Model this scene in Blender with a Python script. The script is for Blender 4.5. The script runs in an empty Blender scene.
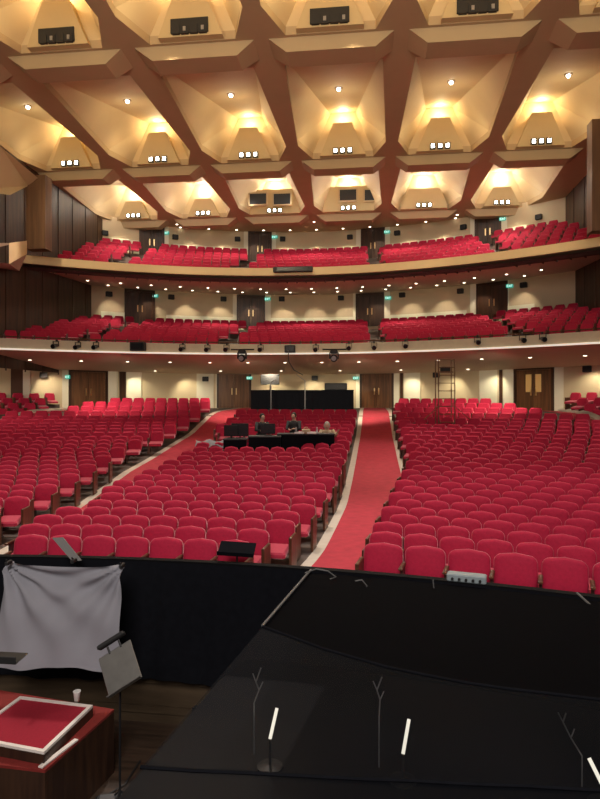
import bpy, math, random
from mathutils import Vector, Matrix
random.seed(7)
C = bpy.context.scene.collection
PI = math.pi
YAW = math.radians(6.5); SN, CS = math.sin(YAW), math.cos(YAW)
CAM = Vector((3.5, 0.0, 2.94)); F = 600.0

def at(px, py, d):
    """world point seen at pixel (px, py) at depth d metres in front of the camera"""
    xc = (px-300)/F*d; zc = (399.5-py)/F*d
    return Vector((CAM.x - SN*d + CS*xc, CAM.y + CS*d + SN*xc, CAM.z + zc))
def project(p):
    x, y, z = p[0]-CAM.x, p[1]-CAM.y, p[2]-CAM.z
    d = -SN*x + CS*y
    if d < 0.3: return None
    return 300+F*(CS*x+SN*y)/d, 399.5-F*z/d, d

ORD = ('first second third fourth fifth sixth seventh eighth ninth tenth eleventh twelfth thirteenth fourteenth fifteenth '
       'sixteenth seventeenth eighteenth nineteenth twentieth').split()
def ordinal(n):
    if n <= 20: return ORD[n-1]
    if n == 30: return 'thirtieth'
    return ('twenty-' if n < 30 else 'thirty-') + ORD[n % 10 - 1]

# ---------------------------------------------------------------- materials
def mat(name, col, rough=0.6, metal=0.0, noise=0.0, scale=8.0, col2=None, sheen=0.0, emit=0.0, ecol=None, spec=0.5, bump=0.0, coat=0.0):
    m = bpy.data.materials.new(name); m.use_nodes = True
    nt = m.node_tree; b = nt.nodes['Principled BSDF']
    b.inputs['Base Color'].default_value = (*col, 1); b.inputs['Roughness'].default_value = rough
    b.inputs['Metallic'].default_value = metal; b.inputs['Specular IOR Level'].default_value = spec
    if sheen: b.inputs['Sheen Weight'].default_value = sheen; b.inputs['Sheen Tint'].default_value = (1, .6, .65, 1); b.inputs['Sheen Roughness'].default_value = .4
    if coat: b.inputs['Coat Weight'].default_value = coat
    if emit: b.inputs['Emission Color'].default_value = (*(ecol or col), 1); b.inputs['Emission Strength'].default_value = emit
    if noise or bump:
        tc = nt.nodes.new('ShaderNodeTexCoord'); nz = nt.nodes.new('ShaderNodeTexNoise')
        nz.inputs['Scale'].default_value = scale; nz.inputs['Detail'].default_value = 4
        nt.links.new(tc.outputs['Object'], nz.inputs['Vector'])
        if noise:
            mx = nt.nodes.new('ShaderNodeMix'); mx.data_type = 'RGBA'
            mx.inputs[6].default_value = (*[c*(1-noise) for c in col], 1)
            mx.inputs[7].default_value = (*(col2 or [min(1, c*(1+noise)) for c in col]), 1)
            nt.links.new(nz.outputs['Fac'], mx.inputs[0]); nt.links.new(mx.outputs[2], b.inputs['Base Color'])
        if bump:
            bp = nt.nodes.new('ShaderNodeBump'); bp.inputs['Strength'].default_value = bump; bp.inputs['Distance'].default_value = .02
            nt.links.new(nz.outputs['Fac'], bp.inputs['Height']); nt.links.new(bp.outputs['Normal'], b.inputs['Normal'])
    return m

def wood(name, c1, c2, rough=0.45, sx=(14, 14, 1.2)):
    m = mat(name, c1, rough); nt = m.node_tree; b = nt.nodes['Principled BSDF']
    tc = nt.nodes.new('ShaderNodeTexCoord'); mp = nt.nodes.new('ShaderNodeMapping'); nz = nt.nodes.new('ShaderNodeTexNoise')
    mp.inputs['Scale'].default_value = sx; nz.inputs['Scale'].default_value = 1.0; nz.inputs['Detail'].default_value = 6
    cr = nt.nodes.new('ShaderNodeValToRGB'); cr.color_ramp.elements[0].position = .35; cr.color_ramp.elements[1].position = .68
    cr.color_ramp.elements[0].color = (*c1, 1); cr.color_ramp.elements[1].color = (*c2, 1)
    nt.links.new(tc.outputs['Object'], mp.inputs['Vector']); nt.links.new(mp.outputs['Vector'], nz.inputs['Vector'])
    nt.links.new(nz.outputs['Fac'], cr.inputs['Fac']); nt.links.new(cr.outputs['Color'], b.inputs['Base Color'])
    return m

M = dict(
    velvet=mat('red_velvet', (.42, .011, .048), .75, noise=.22, scale=30, sheen=.5, spec=.25),
    velvet_seat=mat('red_velvet_cushion', (.46, .03, .07), .7, noise=.2, scale=30, sheen=.8, spec=.3),
    seatwood=wood('seat_walnut', (.045, .017, .008), (.13, .052, .024), .4),
    seatiron=mat('seat_dark_iron', (.035, .022, .018), .5),
    carpet=mat('aisle_red_carpet', (.42, .032, .055), .95, noise=.3, scale=5, bump=.3),
    concrete=mat('seating_floor_concrete', (.10, .075, .065), .8, noise=.3, scale=3),
    margin=mat('pale_aisle_margin', (.55, .50, .43), .7, noise=.15, scale=6),
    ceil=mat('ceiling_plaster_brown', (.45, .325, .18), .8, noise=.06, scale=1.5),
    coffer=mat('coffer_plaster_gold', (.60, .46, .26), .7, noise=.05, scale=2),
    boxface=mat('light_box_plaster', (.52, .38, .19), .7, noise=.05, scale=3),
    soffit=mat('soffit_plaster_brown', (.62, .49, .36), .75, noise=.05, scale=1),
    parapet=mat('parapet_cream', (.74, .55, .29), .6, noise=.06, scale=2),
    parapet_low=mat('parapet_pale', (.62, .54, .38), .6, noise=.12, scale=4),
    led=mat('white_lit_ledge', (.9, .85, .75), .5, emit=.55, ecol=(1, .9, .75)),  # white-painted ledge; its glow stands in for light falling on it
    wallc=mat('wall_cream_plaster', (.62, .51, .33), .8, noise=.06, scale=1.5),
    wallp=mat('wall_pale_pilaster', (.84, .80, .63), .7),
    wallb=mat('wall_brown', (.10, .05, .03), .7, noise=.1, scale=2),
    sidewood=wood('side_wall_wood', (.035, .016, .008), (.085, .040, .018), .5, (6, 6, .5)),
    column=wood('column_wood', (.13, .065, .03), (.20, .10, .045), .5, (6, 6, .4)),
    doorw=wood('door_wood', (.09, .038, .015), (.19, .085, .034), .4, (9, 9, .7)),
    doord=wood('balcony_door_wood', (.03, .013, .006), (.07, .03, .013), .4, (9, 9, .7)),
    frame=wood('door_frame_wood', (.035, .015, .007), (.07, .03, .013), .4),
    brass=mat('pull_brass', (.8, .6, .3), .3, 1.0),
    glasspane=mat('door_lit_pane', (.6, .35, .12), .4, emit=.12, ecol=(1, .6, .2)),  # orange glow standing in for washer light on the door top
    lens=mat('downlight_lens', (1, .93, .8), .4, emit=7, ecol=(1, .86, .66)),
    bulb=mat('ceiling_bulb', (1, .93, .8), .4, emit=14, ecol=(1, .9, .72)),
    spot=mat('spot_lens', (1, .95, .8), .4, emit=16, ecol=(1, .93, .78)),
    ring=mat('downlight_ring', (.2, .12, .07), .5),
    black=mat('black_matte', (.012, .012, .013), .6),
    blackmetal=mat('black_metal', (.018, .018, .02), .4, .3),
    skirt=mat('black_skirt_cloth', (.0022, .0022, .003), .9, noise=.3, scale=12, spec=.03),
    drape=mat('black_serge_drape', (.0065, .007, .0095), .9, noise=.3, scale=12, spec=.04),
    rail=mat('black_rail', (.004, .004, .005), .7, spec=.08),
    cloth=mat('white_cotton_cloth', (.25, .25, .285), .85, noise=.05, scale=5),
    pitwood=wood('pit_wall_wood', (.045, .028, .014), (.085, .056, .03), .6, (1.0, 1.0, 9)),
    pitfloor=wood('pit_floor_boards', (.03, .018, .012), (.07, .043, .028), .5, (1.2, 12, 1)),
    deck=mat('black_pit_deck', (.005, .0055, .008), .5, noise=.3, scale=3, spec=.12),
    podred=mat('podium_red_carpet', (.30, .004, .022), .9, noise=.25, scale=40),
    podred2=mat('platform_red_carpet', (.19, .013, .010), .9, noise=.25, scale=30),
    podwhite=mat('podium_white_edge', (.80, .74, .70), .5),
    podwood=wood('podium_wood', (.025, .010, .006), (.055, .024, .012), .5),
    silver=mat('stand_silver', (.30, .30, .29), .35, .8, noise=.2, scale=9),
    greyboard=mat('grey_board', (.085, .085, .09), .6),
    greybox=mat('grey_patch_box', (.25, .30, .32), .5),
    cable=mat('grey_cable', (.10, .10, .10), .6),
    paper=mat('white_paper', (.8, .8, .78), .6),
    skin=mat('skin', (.55, .33, .24), .6), hairb=mat('dark_hair', (.02, .014, .01), .7), hairg=mat('grey_hair', (.42, .38, .36), .7),
    clothb=mat('black_clothing', (.018, .018, .022), .8), cloths=mat('tan_clothing', (.45, .34, .22), .8),
    scaf=mat('scaffold_steel', (.20, .11, .06), .4, .6),
    exitg=mat('exit_green', (.02, .28, .22), .4, emit=.55, ecol=(.03, .55, .42)),
    exitw=mat('exit_letter', (.7, .95, .85), .4, emit=.9, ecol=(.7, 1, .9)),
    screen=mat('monitor_black_screen', (.012, .013, .016), .2),
    tube=mat('lit_white_tube', (1, .97, .85), .4, emit=1.3, ecol=(1, .95, .80)),
    glint=mat('dull_chrome', (.35, .35, .36), .35, .6),
)
# open black mesh of the net: partly see-through
def net_material():
    m = bpy.data.materials.new('black_net_mesh'); m.use_nodes = True; nt = m.node_tree
    b = nt.nodes['Principled BSDF']; out = nt.nodes['Material Output']
    b.inputs['Base Color'].default_value = (.0085, .0095, .0125, 1); b.inputs['Roughness'].default_value = .6; b.inputs['Specular IOR Level'].default_value = .05
    tr = nt.nodes.new('ShaderNodeBsdfTransparent'); mx = nt.nodes.new('ShaderNodeMixShader')
    tc = nt.nodes.new('ShaderNodeTexCoord'); nz = nt.nodes.new('ShaderNodeTexNoise'); nz.inputs['Scale'].default_value = .8
    mr = nt.nodes.new('ShaderNodeMapRange'); mr.inputs[1].default_value = .3; mr.inputs[2].default_value = .7
    mr.inputs[3].default_value = .42; mr.inputs[4].default_value = .52
    nt.links.new(tc.outputs['Object'], nz.inputs['Vector']); nt.links.new(nz.outputs['Fac'], mr.inputs[0])
    nt.links.new(mr.outputs[0], mx.inputs[0]); nt.links.new(tr.outputs[0], mx.inputs[1]); nt.links.new(b.outputs[0], mx.inputs[2])
    nt.links.new(mx.outputs[0], out.inputs['Surface'])
    return m
M['net'] = net_material()

# ---------------------------------------------------------------- mesh builder
class MB:
    def __init__(s): s.v = []; s.f = []; s.m = []; s.mats = []; s.cur = 0
    def use(s, k):
        if k not in s.mats: s.mats.append(k)
        s.cur = s.mats.index(k); return s
    def add(s, vs, fs, T=None):
        o = len(s.v)
        for p in vs:
            p = Vector(p)
            s.v.append(tuple(T @ p) if T is not None else tuple(p))
        for f in fs: s.f.append(tuple(i+o for i in f)); s.m.append(s.cur)
        return s
    def box(s, c, size, T=None, taper=None):
        x, y, z = size[0]/2, size[1]/2, size[2]/2; a = taper or 1
        vs = [(c[0]+i*x*(a if k > 0 else 1), c[1]+j*y*(a if k > 0 else 1), c[2]+k*z) for k in (-1, 1) for j in (-1, 1) for i in (-1, 1)]
        return s.add(vs, [(0, 2, 3, 1), (4, 5, 7, 6), (0, 1, 5, 4), (2, 6, 7, 3), (0, 4, 6, 2), (1, 3, 7, 5)], T)
    def bbox(s, c, size, r=.01, T=None):
        """box with chamfered vertical and top/bottom edges"""
        x, y, z = size[0]/2, size[1]/2, size[2]/2
        def ring(i, zz): 
            X, Y = x-i, y-i; q = r
            return [(c[0]+a, c[1]+b, c[2]+zz) for a, b in ((-X+q, -Y), (X-q, -Y), (X, -Y+q), (X, Y-q), (X-q, Y), (-X+q, Y), (-X, Y-q), (-X, -Y+q))]
        vs = ring(r, -z)+ring(0, -z+r)+ring(0, z-r)+ring(r, z); fs = [tuple(range(7, -1, -1)), tuple(range(24, 32))]
        for k in range(3):
            for i in range(8): j = (i+1) % 8; fs.append((k*8+i, k*8+j, k*8+8+j, k*8+8+i))
        return s.add(vs, fs, T)
    def tube(s, pts, r, n=8, T=None, rs=None, cap=True):
        pts = [Vector(p) for p in pts]; vs = []; fs = []; up = None
        for i, p in enumerate(pts):
            d = (pts[min(i+1, len(pts)-1)]-pts[max(i-1, 0)]).normalized()
            if up is None: up = Vector((0, 0, 1)) if abs(d.z) < .9 else Vector((1, 0, 0))
            a = d.cross(up)
            if a.length < 1e-4: a = d.cross(Vector((0, 1, 0)))
            a.normalize(); b = a.cross(d); rr = rs[i] if rs else r
            for k in range(n):
                t = 2*PI*k/n; vs.append(p+a*math.cos(t)*rr+b*math.sin(t)*rr)
        for i in range(len(pts)-1):
            for k in range(n): j = (k+1) % n; fs.append((i*n+k, i*n+j, i*n+n+j, i*n+n+k))
        if cap: fs.append(tuple(range(n-1, -1, -1))); fs.append(tuple(range((len(pts)-1)*n, len(pts)*n)))
        return s.add(vs, fs, T)
    def lathe(s, prof, n=12, T=None):
        vs = []; fs = []
        for r, z in prof:
            for k in range(n): t = 2*PI*k/n; vs.append((r*math.cos(t), r*math.sin(t), z))
        for i in range(len(prof)-1):
            for k in range(n): j = (k+1) % n; fs.append((i*n+k, i*n+j, i*n+n+j, i*n+n+k))
        fs.append(tuple(range(n-1, -1, -1))); fs.append(tuple(range((len(prof)-1)*n, len(prof)*n)))
        return s.add(vs, fs, T)
    def ball(s, c, r, n=10, m=7, sc=(1, 1, 1), T=None):
        vs = []; fs = []
        for i in range(m+1):
            ph = PI*i/m
            for k in range(n):
                t = 2*PI*k/n; vs.append((c[0]+r*sc[0]*math.sin(ph)*math.cos(t), c[1]+r*sc[1]*math.sin(ph)*math.sin(t), c[2]+r*sc[2]*math.cos(ph)))
        for i in range(m):
            for k in range(n): j = (k+1) % n; fs.append((i*n+k, i*n+n+k, i*n+n+j, i*n+j))
        return s.add(vs, fs, T)
    def grid(s, P, T=None):
        """P[i][j] a rectangular net of points"""
        n = len(P[0]); vs = [p for r in P for p in r]
        fs = [(i*n+j, i*n+j+1, i*n+n+j+1, i*n+n+j) for i in range(len(P)-1) for j in range(n-1)]
        return s.add(vs, fs, T)
    def mesh(s, name, smooth=False):
        me = bpy.data.meshes.new(name); me.from_pydata(s.v, [], s.f)
        for k in s.mats: me.materials.append(M[k])
        me.polygons.foreach_set('material_index', s.m)
        if smooth: me.polygons.foreach_set('use_smooth', [True]*len(s.f))
        me.update(); return me
    def build(s, name, parent=None, smooth=False):
        o = bpy.data.objects.new(name, s.mesh(name, smooth)); C.objects.link(o)
        if parent is not None: o.parent = parent
        return o
def mb(k): return MB().use(k)

def tag(o, label=None, cat=None, group=None, kind=None):
    if label: o['label'] = label
    if cat: o['category'] = cat
    if group: o['group'] = group
    if kind: o['kind'] = kind
    return o
def thing(name, label, cat, loc=(0, 0, 0), rz=0, group=None):
    o = bpy.data.objects.new(name, None); o.empty_display_size = .2; C.objects.link(o)
    o.location = loc; o.rotation_euler = (0, 0, rz)
    return tag(o, label, cat, group)
def struct(o): o['kind'] = 'structure'; return o
def dup(root, loc, rot=None, label=None, group=None):
    r = root.copy(); C.objects.link(r); r.location = loc
    if rot is not None: r.rotation_euler = rot
    if label: r['label'] = label
    if group: r['group'] = group
    for ch in list(root.children):
        c = ch.copy(); C.objects.link(c); c.parent = r
        for g in list(ch.children): d = g.copy(); C.objects.link(d); d.parent = c
    return r
def lamp(kind, name, loc, energy, col=(1, .85, .65), size=.2, target=None, angle=60, blend=.6):
    l = bpy.data.lights.new(name, kind); l.energy = energy; l.color = col
    if kind == 'AREA': l.size = size
    else: l.shadow_soft_size = size
    if kind == 'SPOT': l.spot_size = math.radians(angle); l.spot_blend = blend
    o = bpy.data.objects.new(name, l); C.objects.link(o); o.location = loc
    if target is not None: o.rotation_euler = (Vector(target)-Vector(loc)).to_track_quat('-Z', 'Y').to_euler()
    return o

# ---------------------------------------------------------------- main floor
K = .024                                   # rows are parabolas  y = U - K x^2
RISE = [(0, 0), (12.0, 0), (12.9, .03), (13.7, .055), (14.5, .09), (15.3, .125), (16.1, .166), (16.9, .21), (17.7, .263), (18.5, .322), (19.3, .385),
        (22.3, .70), (25.4, 1.10), (26.4, 1.22), (27.3, 1.31), (28.2, 1.516), (29.1, 1.722), (30, 1.92), (30.9, 2.135), (32.5, 2.30), (40, 2.42), (60, 2.6)]
def lerp(tab, x):
    if x <= tab[0][0]: return tab[0][1]
    for (a, p), (b, q) in zip(tab, tab[1:]):
        if x <= b: return p+(q-p)*(x-a)/(b-a)
    return tab[-1][1]
def rise(U): return lerp(RISE, U)
def fz(x, y): return rise(y+K*x*x)
EC_R = [(8, 1.95), (9.5, 2.05), (10.6, 2.3), (12, 2.45), (16, 2.72), (31, 3.0)]      # edges of the centre block by U
EC_L = [(8, -2.0), (9, -2.1), (10, -2.45), (14, -2.6), (31, -2.8)]
ES = [(8, 3.3), (9, 3.38), (11, 3.55), (13, 3.8), (15, 4.05), (17, 4.35), (19, 4.62), (20, 4.72), (35, 4.7)]
U_PIT = 8.0
def curve_strip(b, f0, f1, us, dz):
    """strip of floor between x=f0(U) and x=f1(U)"""
    P = []
    for U in us:
        a, c = f0(U), f1(U); row = []
        for i in range(7):
            x = a+(c-a)*i/6; row.append((x, U-K*x*x, rise(U)+dz))
        P.append(row)
    return b.grid(P)
us = [U_PIT]+[u*.75+8.25 for u in range(45)]
b = mb('concrete')
P = []
for U in us: P.append([(x, U-K*x*x, rise(U)) for x in [i*1.0 for i in range(-22, 23)]])
struct(b.grid(P).build('floor'))
ua = [u*.75+8.1 for u in range(42)]
carpets = []
for k, (f0, f1) in enumerate(((lambda U: lerp(EC_R, U)+.22, lambda U: lerp(ES, U)-.16), (lambda U: -lerp(ES, U)+.18, lambda U: lerp(EC_L, U)-.06),
                              (lambda U: 12.25, lambda U: 13.0), (lambda U: -13.0, lambda U: -12.25))):
    uk = [u for u in ua if k < 2 or u > 20]
    struct(curve_strip(mb('carpet'), f0, f1, uk, .012).build('floor_carpet'))
for f0, f1, u0 in ((lambda U: lerp(EC_R, U)+.02, lambda U: lerp(EC_R, U)+.22, 8), (lambda U: lerp(ES, U)-.16, lambda U: lerp(ES, U)+.10, 18.5),
               (lambda U: -lerp(ES, U)-.06, lambda U: -lerp(ES, U)+.18, 8)):
    struct(curve_strip(mb('margin'), f0, f1, [u for u in ua if u > u0], .008).build('floor_margin'))

# ---------------------------------------------------------------- theatre seats
W = .53
def pad(outline, y0, y1, bulge, T, n_in=1):
    """cushion: outline in (x, z); back plane y1, front y0, bulged"""
    n = len(outline); cx = sum(p[0] for p in outline)/n; cz = sum(p[1] for p in outline)/n
    rings = [(1.0, y1), (1.0, y0+.025), (.95, y0), (.72, y0-bulge*.7)]
    vs = []
    for sc, y in rings: vs += [(cx+(x-cx)*sc, y, cz+(z-cz)*sc) for x, z in outline]
    vs.append((cx, y0-bulge, cz)); fs = [tuple(range(n))]
    for k in range(3):
        for i in range(n): j = (i+1) % n; fs.append((k*n+j, k*n+i, k*n+n+i, k*n+n+j))
    for i in range(n): fs.append((3*n+(i+1) % n, 3*n+i, 4*n))
    return vs, fs
def back_outline(w, z0, z1, r, seg=5, dome=.025):
    h = w/2; o = [(-h+.03, z0), (h-.03, z0), (h, z0+.05)]
    for i in range(seg+1): t = PI/2*i/seg; o.append((h-r+r*math.cos(t), z1-r+r*math.sin(t)))
    o.append((0, z1+dome))
    for i in range(seg+1): t = PI/2+PI/2*i/seg; o.append((-h+r+r*math.cos(t), z1-r+r*math.sin(t)))
    o.append((-h, z0+.05)); return o
TB = Matrix.Translation((0, .05, .42)) @ Matrix.Rotation(math.radians(-11), 4, 'X') @ Matrix.Translation((0, 0, -.42))
vs, fs = pad(back_outline(.515, .38, .85, .105, dome=.022), 0, .085, .028, TB)
ME_BACK = mb('velvet').add(vs, fs, TB).mesh('backrest', True)
TS = Matrix.Translation((0, -.02, .43)) @ Matrix.Rotation(math.radians(9), 4, 'X')
b = mb('velvet_seat').bbox((0, -.22, 0), (.45, .44, .11), .028, TS)
ME_SEAT = b.mesh('seat')
ME_ARM = mb('seatwood').bbox((-W/2, -.10, .605), (.055, .36, .04), .012).mesh('armrest')
ME_LEG = mb('seatiron').bbox((-W/2, -.06, .293), (.035, .20, .585), .008).box((-W/2, -.06, .01), (.06, .30, .02)).mesh('leg')
ME_PANEL = mb('seatwood').bbox((0, -.10, .33), (.05, .42, .64), .012).mesh('side_panel')
ME_ARM_R = mb('seatwood').bbox((W/2, -.10, .605), (.055, .36, .04), .012).mesh('armrest')

rows = []     # (block, row number, U, [x of seats counted from the aisle], k)
def block_edge_seats(a, c, aisle_at):
    n = max(1, int((c-a)/W+.45)); 
    if aisle_at == 'a': return [a+W/2+i*W for i in range(n)]
    return [c-W/2-i*W for i in range(n)]
for n in range(1, 29):
    stag = .0 if n % 2 else W*.45
    if n == 23: pass
    U = 8.98+.78*(n-1)
    if n > 22: U = 26.4+.9*(n-23)
    if n == 1: rows.append(('right', n, U, [3.40+.29+i*.585 for i in range(10)])); rows.append(('left', n, U+.25, block_edge_seats(-12.2, -lerp(ES, U)-.02-stag, 'c'))); continue
    rows.append(('right', n, U, block_edge_seats(lerp(ES, U)+.02+stag*(1 if n > 1 else 0)-(.22 if n == 2 else 0), 12.2, 'a')))
    rows.append(('left', n, U+.25, block_edge_seats(-12.2, -lerp(ES, U)-.02-stag+(.25 if n > 18 else 0), 'c')))
for n in range(1, 26):
    stag = .0 if n % 2 else W*.45
    U = 8.65+.82*(n-1)
    if n > 21: U = 25.9+.9*(n-22)
    xs = block_edge_seats(lerp(EC_L, U), lerp(EC_R, U)-stag*.6, 'c')
    if n == 1: xs = [-1.66+i*W for i in range(7)][::-1]
    rows.append(('centre', n, U, xs))
DESK = (21.15, 24.0, -3.2, 1.75)       # where the production desk stands
seats = []
for blk, n, U, xs in rows:
    for i, x in enumerate(xs):
        y = U-K*x*x
        if blk == 'centre' and DESK[0] < U < DESK[1] and x < DESK[3]: continue
        if blk != 'centre' and n > 25:
            q = project((x, y, rise(U)+.7))
            if blk == 'right' and q[0] > (545, 520, 497)[n-26]: continue
            if blk == 'left' and q[0] < (72, 88, 104)[n-26]: continue
        if blk == 'right' and n == 23 and 5.5 < x < 8.0: continue     # scaffold tower stands here
        seats.append(dict(blk=blk, n=n, i=i, x=x, y=y, z=rise(U), rz=-math.atan(2*K*x), end=(i == 0), last=(i == len(xs)-1), sx=1.10 if (blk == 'right' and n == 1) else 1.0))
inview, others = [], []
for s in seats:
    p = project((s['x'], s['y'], s['z']+.7))
    ok = p and -22 < p[0] < 622 and p[1] < 620
    s['d'] = p[2] if p else 99
    (inview if ok else others).append(s)
inview.sort(key=lambda s: s['d'])
near, far = inview[:300], inview[300:]
SIDE = {'right': 'block beyond the long red aisle', 'centre': 'centre block', 'left': 'block at the far left'}
BLKNAME = {'right': 'right block', 'centre': 'centre block', 'left': 'left block'}
protos = {}
def seat_label(s):
    row = 'front row' if s['n'] == 1 else ordinal(s['n'])+' row'
    pos = 'on the aisle' if s['i'] == 0 else ordinal(s['i']+1)+' from the aisle'
    if s['blk'] == 'centre': pos += ' at right' if s['i'] else ' at right'
    return f"red upholstered theatre seat {pos}, {row} of the {BLKNAME[s['blk']]}"
def make_seat(s):
    end = s['end']; side = -1 if s['blk'] == 'right' else 1          # on which side the aisle lies
    key = (end, s['last'], side)
    loc, rot, g = (s['x'], s['y'], s['z']), (0, 0, s['rz']), f"stalls seats of the {BLKNAME[s['blk']]}"
    if key in protos: return dup(protos[key], loc, rot, seat_label(s), g)
    t = thing('theatre_seat', seat_label(s), 'theatre seat', loc, s['rz'], g)
    def part(name, me, x=0):
        o = bpy.data.objects.new(name, me); C.objects.link(o); o.parent = t; o.location.x = x; return o
    part('backrest', ME_BACK); part('seat', ME_SEAT)
    if end and side == -1: part('side_panel', ME_PANEL, -W/2-.01)
    else: part('armrest', ME_ARM); part('leg', ME_LEG)
    if end and side == 1: part('side_panel', ME_PANEL, W/2+.01)
    if s['last'] and side == -1: part('armrest', ME_ARM_R); part('leg', ME_LEG, W)
    protos[key] = t
    return t
for s in near: make_seat(s).scale = (s['sx'], 1, 1)

# all seats beyond those: one object
LB = []          # low template: (verts, faces, material)
TBm = TB
o8 = [(-.22, .40), (.22, .40), (.247, .46), (.247, .74), (.20, .83), (0, .875), (-.20, .83), (-.247, .74), (-.247, .46)]
n8 = len(o8)
lv = [tuple(TBm @ Vector((x, .08, z))) for x, z in o8]+[tuple(TBm @ Vector((x, .01, z))) for x, z in o8]+[tuple(TBm @ Vector((x*.8, -.02, .62+(z-.62)*.8))) for x, z in o8]
lf = [tuple(range(n8)), tuple(range(3*n8-1, 2*n8-1, -1))]
for k in range(2):
    for i in range(n8): j = (i+1) % n8; lf.append((k*n8+j, k*n8+i, k*n8+n8+i, k*n8+n8+j))
LB.append((lv, lf, 'velvet'))
t_ = MB().use('velvet_seat').box((0, -.22, 0), (.45, .44, .10), TS); LB.append((t_.v, t_.f, 'velvet_seat'))
t_ = MB().use('seatwood').box((-W/2, -.10, .31), (.05, .38, .62)); LB.append((t_.v, t_.f, 'seatwood'))
LW = [([(v[0]*1.06+(.0 if k == 'seatwood' else 0), v[1], v[2]+(.035 if i % 9 in (4, 6) and k == 'velvet' else 0)) for i, v in enumerate(vv)], f, k) for vv, f, k in LB]   # broader far seats
mass = MB()
def mass_seat(x, y, z, rz, wide=False):
    T = Matrix.Translation((x, y, z)) @ Matrix.Rotation(rz, 4, 'Z')
    for v, f, k in (LW if wide else LB): mass.use(k).add(v, f, T)
for s in far+others:
    if s['d'] > 2 : mass_seat(s['x'], s['y'], s['z'], s['rz'], s['n'] > 18)

# ---------------------------------------------------------------- room shell
KW, UW = .042, 38.8                                   # main floor back wall curve
def wy(x): return UW-KW*x*x
Z_SOF1 = 4.56
def wall_patch(b, x0, x1, z0, z1, fy, off=0, n=8, tz=None):
    P = [[(x0+(x1-x0)*i/n, fy(x0+(x1-x0)*i/n)-off, z0), (x0+(x1-x0)*i/n, fy(x0+(x1-x0)*i/n)-off, z1)] for i in range(n+1)]
    return b.grid([[P[i][0] for i in range(n+1)], [P[i][1] for i in range(n+1)]])
b = mb('wallc'); wall_patch(b, -20, 20, 1.0, 5.2, wy, 0, 60); struct(b.build('wall_rear'))
# pale pilasters and darker panels on the stalls' back wall
def wall_x(px, fy):
    """x on a wall curve that shows at pixel column px"""
    lo, hi = -20, 20
    for _ in range(50):
        m = (lo+hi)/2; q = project((m, fy(m), 3))
        if q is None or q[0] < px: lo = m
        else: hi = m
    return (lo+hi)/2
for i, (a, c, k) in enumerate(((12, 24, 'wallb'), (24, 31, 'wallp'), (63, 71, 'wallp'), (106, 118, 'wallp'), (120, 126, 'frame'), (127, 142, 'wallp'), (197, 214, 'wallp'),
                               (216, 219, 'wallp'), (356, 361, 'wallp'), (393, 399, 'wallp'), (400, 403, 'frame'), (404, 420, 'wallp'), (479, 497, 'wallp'), (499, 502, 'frame'), (503, 514, 'wallp'), (553, 563, 'wallp'))):
    x0, x1 = wall_x(a, wy), wall_x(c, wy)
    bb = mb(k); n = 3
    for off, in ((.10,),): wall_patch(bb, x0, x1, 1.6, 4.9, wy, off, n)
    for x in (x0, x1): bb.add([(x, wy(x)-.10, 1.6), (x, wy(x)-.10, 4.9), (x, wy(x)+.02, 4.9), (x, wy(x)+.02, 1.6)], [(0, 1, 2, 3)])
    o = struct(bb.build('trim_%d' % (i+1)))

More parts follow.
